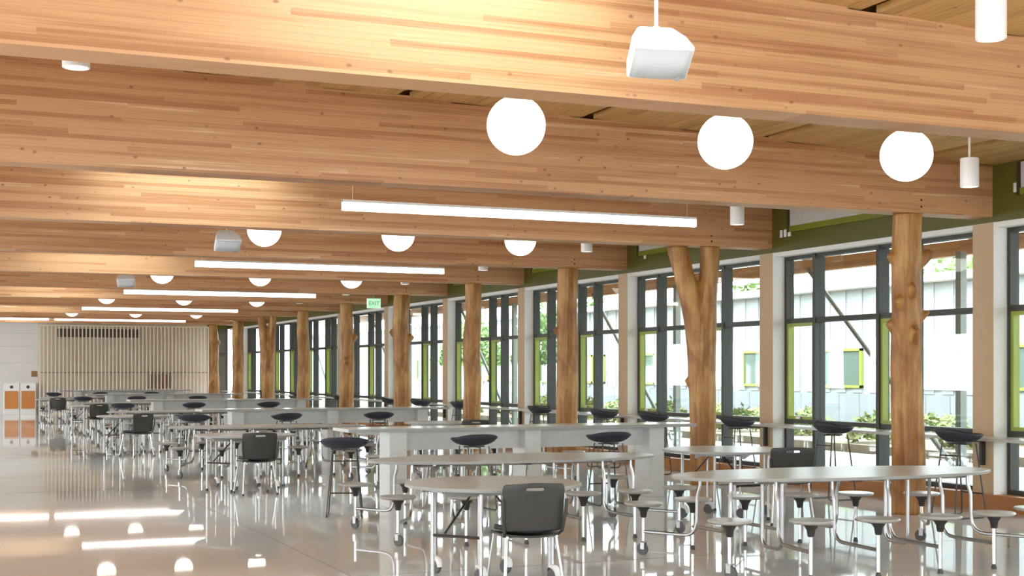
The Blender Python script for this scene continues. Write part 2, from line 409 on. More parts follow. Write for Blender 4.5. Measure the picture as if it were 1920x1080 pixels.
# recess with a lime strip in the green fascia, one per bay
for i in range(0, 9):
    y0 = YB[i]+1.15 if i else YB[0]+1.2; y1 = YB[i+1]-.62
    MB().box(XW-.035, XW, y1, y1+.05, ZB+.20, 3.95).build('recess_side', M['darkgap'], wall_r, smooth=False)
    MB().box(XW-.035, XW, y0, y1, ZB+.20, ZB+.28).build('recess_sill', M['fascialime'], wall_r, smooth=False)
    MB().box(XW-.02, XW, y0, y1, ZB+.28, 3.95).build('recess_panel', M['bar'], wall_r, smooth=False)
def sw(y, z, n, lab):
    for k in range(n):
        o = MB().box(XW-.018, XW, -.03, .03, 0, .11).build('wall_switch', M['lampwhite'], None, (0, y-.10*k, z), smooth=False)
        bev(o, .005)
        tag(o, lab[k], 'switch', 'white boxes on the green fascia' if n > 1 else None)
sw(16.65, 3.52, 3, ['small white wall box on green fascia, left of the three', 'small white wall box on green fascia, middle of the three', 'small white wall box on green fascia, right of the three'])
sw(12.05, 3.62, 1, ['single small white wall box on green fascia at right frame edge'])
sw(20.7, 3.52, 1, ['single small white wall box on green fascia behind the forked log'])

# windows
XG = XW+.26
for i in range(len(PY)-1):
    yn, yf = PY[i]+.176, PY[i+1]-.17
    wnd = struct(empty('window_%d' % (i+1), (XG, yn, 0)))
    L = yf-yn
    ms = [L-.75, L-2.15, L-2.82]        # mullions measured from the near pier
    zt = 2.33
    def fr(name, y0, y1, z0, z1, m=M['frame'], dx=.065): return MB().box(-dx, dx, y0, y1, z0, z1).build(name, m, wnd, smooth=False)
    fr('jamb', 0, .05, .185, 3.26); fr('jamb', L-.06, L, .185, 3.26)
    for y in ms: fr('mullion', y-.032, y+.032, .185, 3.26, dx=.085)
    fr('head_rail', .05, L-.06, 3.21, 3.26); fr('transom', .05, L-.06, zt-.035, zt+.035, dx=.07)
    fr('sill_rail', .05, L-.06, .86, .92, dx=.07); fr('bottom_rail', .05, L-.06, .185, .24)
    cells = [(.05, ms[2]-.032), (ms[2]+.032, ms[1]-.032), (ms[1]+.032, ms[0]-.032), (ms[0]+.032, L-.06)]
    for k, (a, b2) in enumerate(cells):
        for (z0, z1) in ((.24, .86), (.92, zt-.035), (zt+.035, 3.21)):
            MB().box(-.004, .004, a, b2, z0, z1).build('pane', M['glass'], wnd, smooth=False)
        if k in (1, 3):   # opening casements with lime frames
            s = .045; z0, z1 = .92, zt-.035
            MB().box(-.06, .03, a, a+s, z0, z1).box(-.06, .03, b2-s, b2, z0, z1).box(-.06, .03, a+s, b2-s, z0, z0+s).box(-.06, .03, a+s, b2-s, z1-s, z1).build('casement_sash', M['lime'], wnd, smooth=False)
            MB().box(-.10, -.06, a+(b2-a)/2-.05, a+(b2-a)/2+.05, z0+.01, z0+.035).build('sash_handle', M['steel'], wnd, smooth=False)

# window counter
wc = tag(empty('window_counter', (10.88, 0, 0)), 'long narrow pale counter running along the whole window wall', 'counter')
bev(MB().box(0, .44, 6.0, YEND-.7, .825, .86).build('counter_top', M['bartop'], wc, smooth=False), .004)
for y in PY[1:]:
    MB().box(.40, .455, y-.045, y-.005, .52, .825).box(.05, .455, y-.045, y-.005, .79, .825).build('bracket', M['frame'], wc, smooth=False)

# ------------------------------------------------------------------ glulam beams
def beam_mesh(y0, y1, core=0.0):
    n = 8; mb = MB(); xs = [XL+(XW-XL)*k/n for k in range(n+1)]
    for k in range(n):
        a, b = xs[k], xs[k+1]
        mb.hexa([(a, y0, ZB), (b, y0, ZB), (b, y1, ZB), (a, y1, ZB), (a, y0, zc(a)), (b, y0, zc(b)), (b, y1, zc(b)), (a, y1, zc(a))])
    return mb
for i, y in enumerate(YB):
    if i == 0: lab = 'glulam beam nearest the camera, with the white loudspeaker hanging before it'
    else: lab = '%s pale glulam timber beam from the camera, spanning the ceiling' % ORD[i]
    hw = .155
    if i <= 2:
        e = tag(empty('glulam_beam', (0, y, ZB)), lab, 'beam')
        core = MB(); a, b = XL, XW
        core.hexa([(a, -hw+.02, .002), (b, -hw+.02, .002), (b, hw-.02, .002), (a, hw-.02, .002), (a, -hw+.02, zc(a)-ZB), (b, -hw+.02, zc(b)-ZB), (b, hw-.02, zc(b)-ZB), (a, hw-.02, zc(a)-ZB)])
        core.build('beam_core', M['beam'], e, smooth=False)
        rows = int((zc(XL)-ZB)/LAM)+1; bm_cache = {}
        for r in range(rows):
            z0 = r*LAM
            xr = XW if ZB+z0+LAM*.3 < zc(XW) else min(XW, 10.47-(ZB+z0+LAM*.3-4.0)/.033)
            x = -1.0 - random.uniform(0, 2)
            first = True
            while x < xr-.05:
                ln = random.choice((2.4, 3.0, 3.6, 4.2)); x1 = min(x+ln, xr)
                if xr-x1 < .5: x1 = xr
                pr = random.uniform(0, .0010)
                key = (round(x1-x, 3), round(pr, 3))
                me = bm_cache.get(key) or MB().box(0, x1-x-.0006, -hw-pr, hw+pr, .0003, LAM-.0003).mesh('lamination', M['beam'], False)
                bm_cache[key] = me
                obj('lamination', me, e, (x, 0, z0)); x = x1
        MB().hexa([(XL, -hw, 0), (-2.9, -hw, 0), (-2.9, hw, 0), (XL, hw, 0), (XL, -hw, zc(XL)-ZB), (-2.9, -hw, zc(-2.9)-ZB), (-2.9, hw, zc(-2.9)-ZB), (XL, hw, zc(XL)-ZB)]).build('beam_end', M['beam'], e, smooth=False)
        par, oy, oz = e, 0, 0
    else:
        o = beam_mesh(-hw, hw); o.v = [(a, b, c-ZB) for a, b, c in o.v]
        e = o.build('glulam_beam', M['beam'], None, (0, y, ZB), smooth=False); tag(e, lab, 'beam'); par = e
    if i:
        bo = MB()
        for dz in (.07, .145):
            MB().tube([(XC+.06, -hw-.004, dz), (XC+.06, -hw+.01, dz)], .013, 10).build('bolt', M['bolt'], par)

# ------------------------------------------------------------------ log columns
LAT = Vector((math.cos(YAW), -math.sin(YAW), 0)); TOW = Vector((-math.sin(YAW), -math.cos(YAW), 0))
def log(y, branches, label, seed, x=XC, name='log_column'):
    """branches: list of [(point, radius)...]; merged by voxel remesh, then roughened"""
    mb = MB()
    for br in branches:
        pts = [Vector(p) for p, r in br]; rs = [r for p, r in br]
        # densify
        P = []; R = []
        for i in range(len(pts)-1):
            n = max(2, int((pts[i+1]-pts[i]).length/.12))
            for k in range(n):
                t = k/n; P.append(pts[i].lerp(pts[i+1], t)); R.append(rs[i]*(1-t)+rs[i+1]*t)
        P.append(pts[-1]); R.append(rs[-1])
        for _ in range(2):
            P = [P[0]]+[(P[i-1]+P[i]*2+P[i+1])/4 for i in range(1, len(P)-1)]+[P[-1]]
        mb.tube(P, R, 20)
    me = mb.mesh('tmp', M['log']); o = bpy.data.objects.new('tmp', me); COL.objects.link(o)
    md = o.modifiers.new('r', 'REMESH'); md.mode = 'VOXEL'; md.voxel_size = .022 if y < 35 else .035
    ms = o.modifiers.new('s', 'SMOOTH'); ms.iterations = 6; ms.factor = .5
    dg = bpy.context.evaluated_depsgraph_get(); dg.update()
    nm = bpy.data.meshes.new_from_object(o.evaluated_get(dg)); bpy.data.objects.remove(o); bpy.data.meshes.remove(me)
    nm.name = name
    for v in nm.vertices:
        p = v.co; q = Vector((p.x*5+seed*9, p.y*5, p.z*1.3)); n = v.normal
        d = noise.noise(q)*.016 + noise.noise(Vector((p.x*16+seed, p.y*16, p.z*2.5)))*.006
        if p.z > 3.36 or p.z < .02: n = Vector((n.x, n.y, 0))
        v.co = p + n*d
        v.co.z = min(max(v.co.z, 0), ZB-.003)
    nm.materials.clear(); nm.materials.append(M['log'])
    nm.polygons.foreach_set('use_smooth', [True]*len(nm.polygons))
    c = obj(name, nm, None, (x, y, 0)); tag(c, label, 'column'); return c
def straight(r0, r1, wob, extra=()):
    random.seed(int(wob*1000)); b = []
    for k in range(6):
        z = [-.02, .7, 1.4, 2.1, 2.8, 3.40][k]
        b.append(((LAT*random.uniform(-.03, .03)) + Vector((0, 0, z)), r0+(r1-r0)*k/5+random.uniform(-.006, .006)))
    return [b]+[list(e) for e in extra]
def stub(z, d, ln, r, up=.05):
    d = d.normalized(); return [(Vector((0, 0, z-.12))+d*.05, r*1.25), (Vector((0, 0, z-.02))+d*.17, r*1.1), (Vector((0, 0, z+up))+d*ln, r*.85)]
Z3 = lambda v, z: v + Vector((0, 0, z))
log(YB[0], straight(.19, .17, .11), 'plain straight peeled log column outside the right frame edge', 3)
log(YB[1], straight(.192, .158, .21, (stub(2.90, LAT, .27, .075, .06), stub(2.88, -LAT+TOW*.2, .23, .055, .05), stub(2.50, TOW, .215, .05, .06),
    stub(2.25, LAT+TOW*.2, .23, .04, .04), stub(2.02, TOW+LAT*.1, .235, .06, .06), stub(2.12, -LAT, .22, .055, .05), stub(2.38, TOW-LAT, .2, .06))),
    'thick knotty peeled log column with branch stubs, nearest the camera', 1)
log(YB[2], [[(Z3(LAT*.0, -.02), .185), (Z3(LAT*.01, .8), .18), (Z3(LAT*.0, 1.5), .195), (Z3(LAT*-.02, 2.1), .205), (Z3(LAT*-.13, 2.55), .16), (Z3(LAT*-.27, 3.0), .145), (Z3(LAT*-.36, 3.42), .15)],
    [(Z3(LAT*.03, 1.6), .15), (Z3(LAT*.05, 2.3), .16), (Z3(LAT*.09, 2.9), .135), (Z3(LAT*.11, 3.42), .135)], stub(1.45, -LAT, .22, .05)],
    'forked Y-shaped peeled log column with two arms, nearer fork', 5)
log(YB[3], straight(.19, .175, .31, (stub(2.3, -LAT, .22, .06),)), 'stout straight peeled log column just beyond the nearer forked column', 7)
log(YB[4], straight(.185, .17, .42), 'straight slim peeled log column, fourth along the window wall', 9)
log(YB[5], straight(.20, .185, .53, (stub(2.4, LAT, .24, .09), stub(2.5, -LAT, .27, .07))), 'swelling peeled log column right of the green exit sign', 11)
log(YB[6], straight(.20, .16, .64, (stub(2.5, LAT, .27, .09), stub(1.9, TOW, .23, .08))), 'gnarled peeled log column with side stub left of the exit sign', 13)
log(YB[7], straight(.20, .17, .75), 'smooth peeled log column, seventh along the window wall', 15)
log(YB[8], [[(Z3(LAT*0, -.02), .19), (Z3(LAT*0, 1.0), .2), (Z3(LAT*0, 1.9), .23), (Z3(LAT*-.12, 2.6), .15), (Z3(LAT*-.21, 3.42), .13)],
    [(Z3(LAT*.03, 1.7), .18), (Z3(LAT*.12, 2.6), .13), (Z3(LAT*.18, 3.42), .12)]], 'forked Y-shaped peeled log column far down the hall', 17)
log(YB[9], straight(.215, .20, .86, (stub(1.2, TOW, .23, .07),)), 'thick peeled log column, second from the far wall', 19)
log(YB[10], straight(.21, .17, .97, (stub(2.7, LAT, .25, .08), stub(1.1, TOW, .24, .08))), 'farthest peeled log column beside the slatted screen', 21)
random.seed(11)

# ------------------------------------------------------------------ lamps
def globe(x, y, label, group):
    z = 3.6; e = tag(empty('globe_pendant', (x, y, z)), label, 'lamp', group)
    me = GL['me']
    obj('globe', me, e); t = zc(x)-z
    MB().lathe([(.006, .2), (.006, t)], n=8).build('rod', M['lampwhite'], e)
    MB().lathe([(.05, t-.03), (.06, t-.015), (.06, t)], n=20).build('canopy', M['lampwhite'], e)
    MB().lathe([(.045, .215), (.045, .26), (.02, .27)], n=16).build('collar', M['lampwhite'], e)
prof = [(max(.24*math.sin(PI*k/20), .002), -.24*math.cos(PI*k/20)) for k in range(21)]
GL = {'me': MB().lathe(prof, n=40).mesh('globe', M['globe'], True, 60)}
ROWN = ['nearest', 'second', 'third', 'fourth', 'fifth']
for r in range(5):
    yb = YB[0]+2*r*BAY+BAY/2-.05
    for k, x in enumerate((4.45, 6.43, 8.38)):
        globe(x, yb, '%s opal globe lamp of the %s row of three' % (('left', 'middle', 'right')[k], ROWN[r]), 'opal globe pendant lamps')

def linear(x0, x1, y, label):
    z = 3.435; L = x1-x0; e = tag(empty('linear_pendant', (x0, y, z)), label, 'lamp', 'linear pendant lights')
    bev(MB().box(0, L, -.03, .03, .045, .075).build('housing', M['lampwhite'], e, smooth=False))
    bev(MB().box(.006, L-.006, -.032, .032, -.045, .045).build('diffuser', M['tube'], e, smooth=False), .01)
    MB().box(0, .006, -.033, .033, -.046, .075).box(L-.006, L, -.033, .033, -.046, .075).build('end_cap', M['lampwhite'], e, smooth=False)
    for xx in (.12, L-.12):
        MB().tube([(xx, 0, .075), (xx, 0, zc(x0+xx)-z)], .003, 6).build('cable', M['lampwhite'], e)
for r in range(5):
    y = YB[1]+2*r*BAY+BAY/2
    if r == 4: y = YB[9]+BAY/2
    linear(4.30, 8.82, y, '%s long white linear pendant light from the camera' % ROWN[r] if r < 4 else 'farthest linear pendant light, right of the pair above the slatted screen')
linear(-.4, 4.12, YB[9]+BAY/2, 'farthest linear pendant light, left of the pair above the grey wall')

def downlight(x, y, zb, ln, label, r=.088, stem=True):
    e = tag(empty('cylinder_downlight', (x, y, zb)), label, 'lamp', 'white cylinder downlights')
    MB().lathe([(r-.012, .004), (r-.004, 0), (r, .004), (r, ln-.006), (r-.006, ln), (.002, ln)], n=28).build('can', M['lampwhite'], e)
    MB().lathe([(.002, .001), (r-.014, .001), (r-.014, .003)], n=24).build('lens', M['lens'], e)
    t = zc(x)-zb
    if t > ln+.02:
        MB().lathe([(.012, ln), (.012, t)], n=10).build('stem', M['lampwhite'], e)
        MB().lathe([(.07, t-.02), (.075, t)], n=20).build('canopy', M['lampwhite'], e)
downlight(5.42, 5.95, 3.43, .30, 'large white cylinder downlight cut by the top right frame edge', .083)
downlight(9.3, 10.5, 3.38, .28, 'white cylinder downlight on a stem before the green fascia, right of the globes')
downlight(.93, 9.35, 3.57, .25, 'white cylinder downlight at the far left under the nearest beam')
for k in range(1, 8):
    downlight(9.3, 10.42+4.2*k+.15*(k > 3)*(k-3), 3.42, .28, '%s white cylinder downlight along the window side' % ORD[k], .088)

# loudspeakers
def speaker(x, y, z, rz, label):
    e = tag(empty('loudspeaker', (x, y, z), rz), label, 'loudspeaker', 'white hanging loudspeakers')
    # body: wide front (facing -Y, tilted down), narrower rounded back
    W, Hh, D = .165, .10, .12
    mb = MB(); n = 10; vs = []
    for (yy, ww, hh) in ((-D, W, Hh), (-D+.02, W+.004, Hh+.004), (0, W*.92, Hh*.93), (D*.8, W*.62, Hh*.78), (D, W*.5, Hh*.66)):
        for sx, sz in ((-1, -1), (1, -1), (1, 1), (-1, 1)): vs.append((sx*ww*(1 if sz > 0 else .97), yy, sz*hh))
    fs = [(0, 1, 2, 3)]+[(i*4+k, (i+1)*4+k, (i+1)*4+(k+1) % 4, i*4+(k+1) % 4) for i in range(4) for k in range(4)]+[(19, 18, 17, 16)]
    mb.add(vs, fs)
    b = mb.build('cabinet', M['speaker'], e, rot=(math.radians(48), 0, 0)); bev(b, .012, 3)
    # bowed grille
    g = []; gf = []
    for i in range(9):
        t = -1+2*i/8; yb = -D-.012*(1-t*t)-.002
        g += [(t*W*.93, yb, -Hh*.88), (t*W*.95, yb, Hh*.88)]
    gf = [(2*i, 2*i+2, 2*i+3, 2*i+1) for i in range(8)]
    gr = MB().add(g, gf).build('grille', M['grille'], e, rot=(math.radians(48), 0, 0))
    so = gr.modifiers.new('solid', 'SOLIDIFY'); so.thickness = .006
    MB().lathe([(.014, 0), (.014, .003)], n=16).build('badge', M['ink'], e, (.10, -.048, -.158), (math.radians(48+90), 0, 0))
    t = zc(x)-z
    MB().lathe([(.011, Hh*.75), (.011, t)], n=12).build('rod', M['lampwhite'], e)
    MB().lathe([(.03, Hh*.9), (.018, Hh*1.25)], n=16).build('mount', M['lampwhite'], e)
    MB().lathe([(.05, t-.02), (.06, t)], n=16).build('ceiling_plate', M['lampwhite'], e)
speaker(3.60, 6.45, 3.31, math.radians(-12), 'large white loudspeaker hanging on a rod before the nearest beam')
speaker(3.65, 17.9, 3.31, math.radians(0), 'small white loudspeaker under the third beam, left of the globes')
speaker(3.60, 27.0, 3.36, math.radians(-12), 'tiny far white loudspeaker before the fifth beam, left of a linear light')

# exit sign
ex = tag(empty('exit_sign', (9.59, YB[5], 3.17), -YAW*.0), 'small green lit exit sign hanging under a beam between two logs', 'sign')
bev(MB().box(-.16, .16, -.03, .03, -.115, .115).build('sign_body', M['exitlit'], ex, smooth=False), .008)
MB().lathe([(.01, .115), (.01, .21)], n=8).build('stem', M['exitink'], ex)
fc = bpy.data.curves.new('letters', 'FONT'); fc.body = 'EXIT'; fc.size = .125; fc.align_x = 'CENTER'; fc.align_y = 'CENTER'; fc.extrude = .002
fo = bpy.data.objects.new('letters', fc); COL.objects.link(fo)
dg = bpy.context.evaluated_depsgraph_get(); dg.update(); lm = bpy.data.meshes.new_from_object(fo.evaluated_get(dg)); bpy.data.objects.remove(fo)
lm.materials.clear(); lm.materials.append(M['exitink'])
obj('lettering', lm, ex, (0, -.032, 0), (PI/2, 0, 0))

# ------------------------------------------------------------------ furniture: oval tables
def superell(a, b, n=64, p=2.15):
    return [(a*math.copysign(abs(math.cos(q))**(2/p), math.cos(q)), b*math.copysign(abs(math.sin(q))**(2/p), math.sin(q))) for q in [2*PI*k/n for k in range(n)]]
def make_oval():
    e = empty('oval_cafeteria_table')
    MB().prism(superell(1.52, .605), .718, .744, .004).build('tabletop', M['table'], e)
    MB().prism(superell(1.526, .611), .722, .739).build('edge_band', M['edge'], e)
    for s in (-1, 1):
        MB().tube([(-1.15, s*.24, .695), (1.15, s*.24, .695)], .016, 8).build('top_rail', M['steel'], e)
    for x in (-.95, -.32, .32, .95):
        MB().box(x-.015, x+.015, -.3, .3, .695, .718).build('cross_rail', M['steel'], e, smooth=False)
    MB().box(-.04, .04, -.34, .34, .685, .716).build('hinge', M['black'], e, smooth=False)
    for x in (-.62, .62):
        MB().tube([(x, -.16, .70), (x, -.16, .22)]+arc((x, -.16, .22), (x, -.16, .12), (x, -.07, .12))[1:]+[(x, .07, .12)]+arc((x, .07, .12), (x, .16, .12), (x, .16, .22))[1:]+[(x, .16, .70)], .017, 8).build('centre_frame', M['steel'], e)
    seatm = MB().lathe([(.10, -.012), (.150, -.010), (.168, .002), (.170, .010), (.164, .018), (.06, .020)], n=28).mesh('seat', M['seat'])
    brm = MB().lathe([(.018, -.115), (.026, -.11), (.034, -.06), (.060, -.022), (.105, -.012)], n=16).mesh('seat_bracket', M['black'])
    postm = MB().tube([(0, 0, -.10), (0, 0, -.405)], .0165, 10).mesh('post', M['chrome'])
    glide = MB().lathe([(.022, -.445), (.022, -.43), (.012, -.40)], n=12).mesh('glide', M['black'])
    wheel = MB().tube([(-.012, 0, -.39), (.012, 0, -.39)], .053, 18).mesh('caster_wheel', M['rubber'])
    fork = MB().box(-.022, -.015, -.02, .02, -.39, -.32).box(.015, .022, -.02, .02, -.39, -.32).box(-.022, .022, -.025, .025, -.33, -.318).mesh('caster_fork', M['steel'], False)
    for sy in (-1, 1):
        for (x, y) in ((-1.45, .76), (-.86, .97), (-.29, 1.03), (.29, 1.03), (.86, .97), (1.45, .76)):
            st = obj('seat', seatm, e, (x, sy*y, .445))
            obj('seat_bracket', brm, st)
            corner = abs(x) > 1.2
            if corner:
                MBp = MB().tube([(0, 0, -.10), (0, 0, -.325)], .0165, 10); MBp.build('post', M['chrome'], st)
                obj('caster_wheel', wheel, st, (0, .02*sy, 0), (0, 0, .5)); obj('caster_fork', fork, st, (0, 0, 0), (0, 0, .5))
            else:
                obj('post', postm, st); obj('glide', glide, st)
            ix, iy = x*(.80 if corner else .93), sy*(.36 if not corner else .26)
            dx, dy = ix-x, iy-sy*y; ln = math.hypot(dx, dy); ux, uy = dx/ln, dy/ln
            zl = -.235
            pts = [(dx, dy, .25), (dx, dy, .17)]
            pts = [(dx-ux*.0, dy, .26)] + arc((dx, dy, .20), (dx+ux*.0, dy+uy*.0, .18), (dx-ux*.03, dy-uy*.03, .10), 3) + [(dx-ux*.035, dy-uy*.035, -.08)] \
                + arc((dx-ux*.035, dy-uy*.035, -.10), (dx-ux*.035, dy-uy*.035, zl), (dx-ux*.17, dy-uy*.17, zl), 5) + [(0, 0, zl)]
            MB().tube(pts, .0155, 8).build('arm', M['steel'], st)
    return e
def make_round():
    e = empty('round_table')
    MB().prism(superell(.68, .68, 56, 2), .718, .744, .004).build('tabletop', M['table'], e)
    MB().prism(superell(.686, .686, 56, 2), .722, .739).build('edge_band', M['edge'], e)
    bm_ = MB()
    for s in (-1, 1): bm_.box(-.5, .5, s*.25-.015, s*.25+.015, .665, .718)
    for s in (-1, 1): bm_.box(s*.5-.012, s*.5+.012, -.25, .25, .69, .718)
    bm_.build('apron', M['edge'], e, smooth=False)
    a = math.radians(38); ca, sa = math.cos(a), math.sin(a)
    def R(x, y): return (x*ca-y*sa, x*sa+y*ca)
    lg = MB().tube([(0, 0, .70), (0, 0, .02)], .0145, 10).mesh('leg', M['steel'])
    for sx in (-1, 1):
        P = []
        for sy in (-1, 1):
            x, y = R(sx*.548, sy*.21); P.append((x, y)); l = obj('leg', lg, e, (x, y, 0))
            MB().lathe([(.02, 0), (.02, .02), (.012, .035)], n=12).build('foot', M['black'], l)
        MB().tube([(*P[0], .38), (*P[1], .38)], .011, 8).build('stretcher', M['wire'], e)
        x, y = R(sx*.12, 0)
        MB().tube([(*R(sx*.548, .1), .40), (*R(sx*.10, .1), .70)], .009, 6).build('folding_brace', M['wire'], e)
    for (x, y) in ((-.32, .42), (.19, .20), (-.19, -.20), (.32, -.42)):
        c = MB().tube([(-.013, 0, .055), (.013, 0, .055)], .055, 20).build('caster', M['rubber'], e, (x, y, 0), (0, 0, .35))
        MB().tube(arc((0, -.05, .055), (0, -.05, .135), (0, .035, .125), 5), [.02, .024, .026, .024, .02, .012], 8).build('hood', M['lampwhite'], c)
        MB().tube([(0, .01, .11), (0, .01, .70)], .011, 8).build('stem', M['steel'], c)
    return e
def make_chair():
    e = empty('handle_back_chair')
    # curved back shell with a handle slot; front of the chair is +Y
    us = [-1, -.97, -.9, -.8, -.65, -.5, -.4, -.30, -.27, -.1, .1, .27, .30, .4, .5, .65, .8, .9, .97, 1]
    zs = [0, .03, .08, .16, .3, .45, .6, .7, .80, .84, .855, .87, .915, .93, .95, .97, .985, 1]
    vs = []; fs = []
    for t in zs:
        for u in us:
            hwid = .222+.012*t
            c = 1.0
            if t > .86: c = 1-.115*(1-math.sqrt(max(0, 1-((t-.86)/.14)**2)))
            if t < .12: c = 1-.09*(1-math.sqrt(max(0, 1-((.12-t)/.12)**2)))
            x = u*hwid*c; z = .470+t*.335+.010*(1-u*u)*(t > .95)
            y = -.205-.055*t+.050*u*u*(.6+.4*t)
            vs.append((x, y, z))
    nu = len(us)
    for j in range(len(zs)-1):
        for i in range(nu-1):
            um = (us[i]+us[i+1])/2; tm = (zs[j]+zs[j+1])/2
            if abs(um) < .27 and .855 < tm < .93: continue
            if .27 < abs(um) < .30 and .87 < tm < .915: continue
            fs.append((j*nu+i, j*nu+i+1, (j+1)*nu+i+1, (j+1)*nu+i))
    b = MB().add(vs, fs).build('backrest', M['shell'], e); so = b.modifiers.new('solid', 'SOLIDIFY'); so.thickness = .012
    # seat pan and pad
    def pan(w, d, z, th, dip, n=12):
        v = []; f = []
        for j in range(n+1):
            for i in range(n+1):
                a, c = -1+2*i/n, -1+2*j/n
                k = math.sqrt(max(a*a+c*c-a*a*c*c, 1e-9))/max(abs(a), abs(c), 1e-6) if (a or c) else 1
                q = .35; x = a*(1-q+q*math.sqrt(1-c*c/2)); y = c*(1-q+q*math.sqrt(1-a*a/2))
                v.append((x*w, y*d+.01, z-dip*(1-a*a)*(1-c*c*.4)+(.0-.018*max(0, c)**3)))
        for j in range(n):
            for i in range(n): f.append((j*(n+1)+i, j*(n+1)+i+1, (j+1)*(n+1)+i+1, (j+1)*(n+1)+i))
        return MB().add(v, f)
    p = pan(.222, .215, .455, .01, .028).build('seat', M['shell'], e); so = p.modifiers.new('solid', 'SOLIDIFY'); so.thickness = .014
    q = pan(.20, .19, .472, .02, .026).build('cushion', M['navy'], e); so = q.modifiers.new('solid', 'SOLIDIFY'); so.thickness = .03; so.offset = 1
    for s in (-1, 1):
        MB().tube([(s*.185, -.15, .425), (s*.225, -.235, .012)], .0115, 10).build('leg', M['chrome'], e)
        MB().tube([(s*.185, .15, .425), (s*.225, .225, .012)], .0115, 10).build('leg', M['chrome'], e)
        MB().tube([(s*.20, -.14, .435), (s*.215, -.20, .47), (s*.232, -.226, .60), (s*.236, -.235, .70)], .012, 8).build('back_upright', M['black'], e)
        MB().tube([(s*.185, -.17, .428), (s*.185, .17, .428)], .011, 8).build('side_rail', M['chrome'], e)
    MB().tube([(-.185, .16, .428), (.185, .16, .428)], .010, 8).tube([(-.185, -.16, .428), (.185, -.16, .428)], .010, 8).build('cross_rail', M['chrome'], e)
    for sx in (-1, 1):
        for sy in (-1, 1):
            MB().lathe([(.015, 0), (.016, .012), (.013, .03)], n=10).build('foot', M['black'], e, (sx*.2255, .225*sy-.005*(sy < 0)-.005, 0))
    return e
def make_stool():
    e = empty('bar_stool')
    v = []; f = []; n = 28; rings = 7
    for j in range(rings+1):
        t = j/rings
        for k in range(n):
            q = 2*PI*k/n; cx = math.copysign(abs(math.cos(q))**.8, math.cos(q)); cy = math.copysign(abs(math.sin(q))**.8, math.sin(q))
            back = max(0, -math.sin(q))
            z = .75+.075*t**3+(.05*back**1.2)*max(0, t-.35)**1.3*1.75
            v.append((cx*.275*t**.75 if t else 0.001*cx, cy*.215*t**.75 if t else .001*cy, z))
    for j in range(rings):
        for k in range(n): f.append((j*n+k, j*n+(k+1) % n, (j+1)*n+(k+1) % n, (j+1)*n+k))
    s = MB().add(v, f).build('seat', M['navy'], e); so = s.modifiers.new('solid', 'SOLIDIFY'); so.thickness = .022; so.offset = -1
    MB().box(-.13, .13, -.012, .012, .728, .745).box(-.012, .012, -.14, .14, .728, .745).build('seat_plate', M['black'], s, smooth=False)
    for s_ in (-1, 1):
        a = [(s_*.13, .13, .735), (s_*.19, .215, .03)]; 
        pts = [(s_*.13, .12, .742)]+arc((s_*.185, .205, .07), (s_*.19, .215, .01), (s_*.19, .16, .01), 4)+arc((s_*.19, -.16, .01), (s_*.19, -.225, .01), (s_*.185, -.215, .07), 4)+[(s_*.13, -.12, .742)]
        MB().tube(pts, .0085, 8).build('sled_leg', M['wire'], e)
    MB().tube([(-.177, .19, .24), (.177, .19, .24)], .008, 8).build('footrest', M['wire'], e)
    MB().tube([(-.145, -.14, .62), (.145, -.14, .62)], .007, 8).build('rear_stretcher', M['wire'], e)
    return e

oval0, round0, chair0, stool0 = make_oval(), make_round(), make_chair(), make_stool()
used = set()
def place(p, x, y, rz, label, cat, group):
    if p.name not in used: used.add(p.name); o = p
    else: o = copy_tree(p)
    o.location = (x, y, 0); o.rotation_euler = (0, 0, math.radians(rz)); tag(o, label, cat, group); return o
PR = 8.93
RW = ['nearest the camera', 'in the second table group back', 'in the third table group back', 'in the fourth table group back', 'in the farthest table group']
RJ = [(0, 0), (.02, .0), (-.25, .05), (0, -.1), (-.1, 0)]
for k in range(5):
    dy = PR*k; jx, jy = RJ[k]; bx = [0, -.45, -.3, -.2, -.3][k]
    place(round0, 4.08+jx, 9.89+dy+jy, 0, 'round grey table without stools, left side, %s' % RW[k], 'table', 'grey round tables')
    place(chair0, 4.01+jx, 9.12+dy*.985+jy, [-6, 3, 28, 10, -15][k], 'charcoal handle-back chair at the left round table %s' % RW[k], 'chair', 'charcoal handle-back chairs')
    place(oval0, 7.2+jx*.5, 9.77+dy, -3, 'oval grey cafeteria table with attached stools, right, %s' % RW[k], 'table', 'oval cafeteria tables')
    place(oval0, 5.50+bx, 12.75+dy, -2, 'oval grey cafeteria table with attached stools before the bar, %s' % RW[k], 'table', 'oval cafeteria tables')
    place(round0, 8.2+jx*.5, 13.15+dy, 52, 'round grey table by the log columns, %s' % RW[k], 'table', 'grey round tables')
    place(chair0, 8.42+jx*.5, 12.26+dy, -20, 'charcoal handle-back chair at the window-side round table %s' % RW[k], 'chair', 'charcoal handle-back chairs')

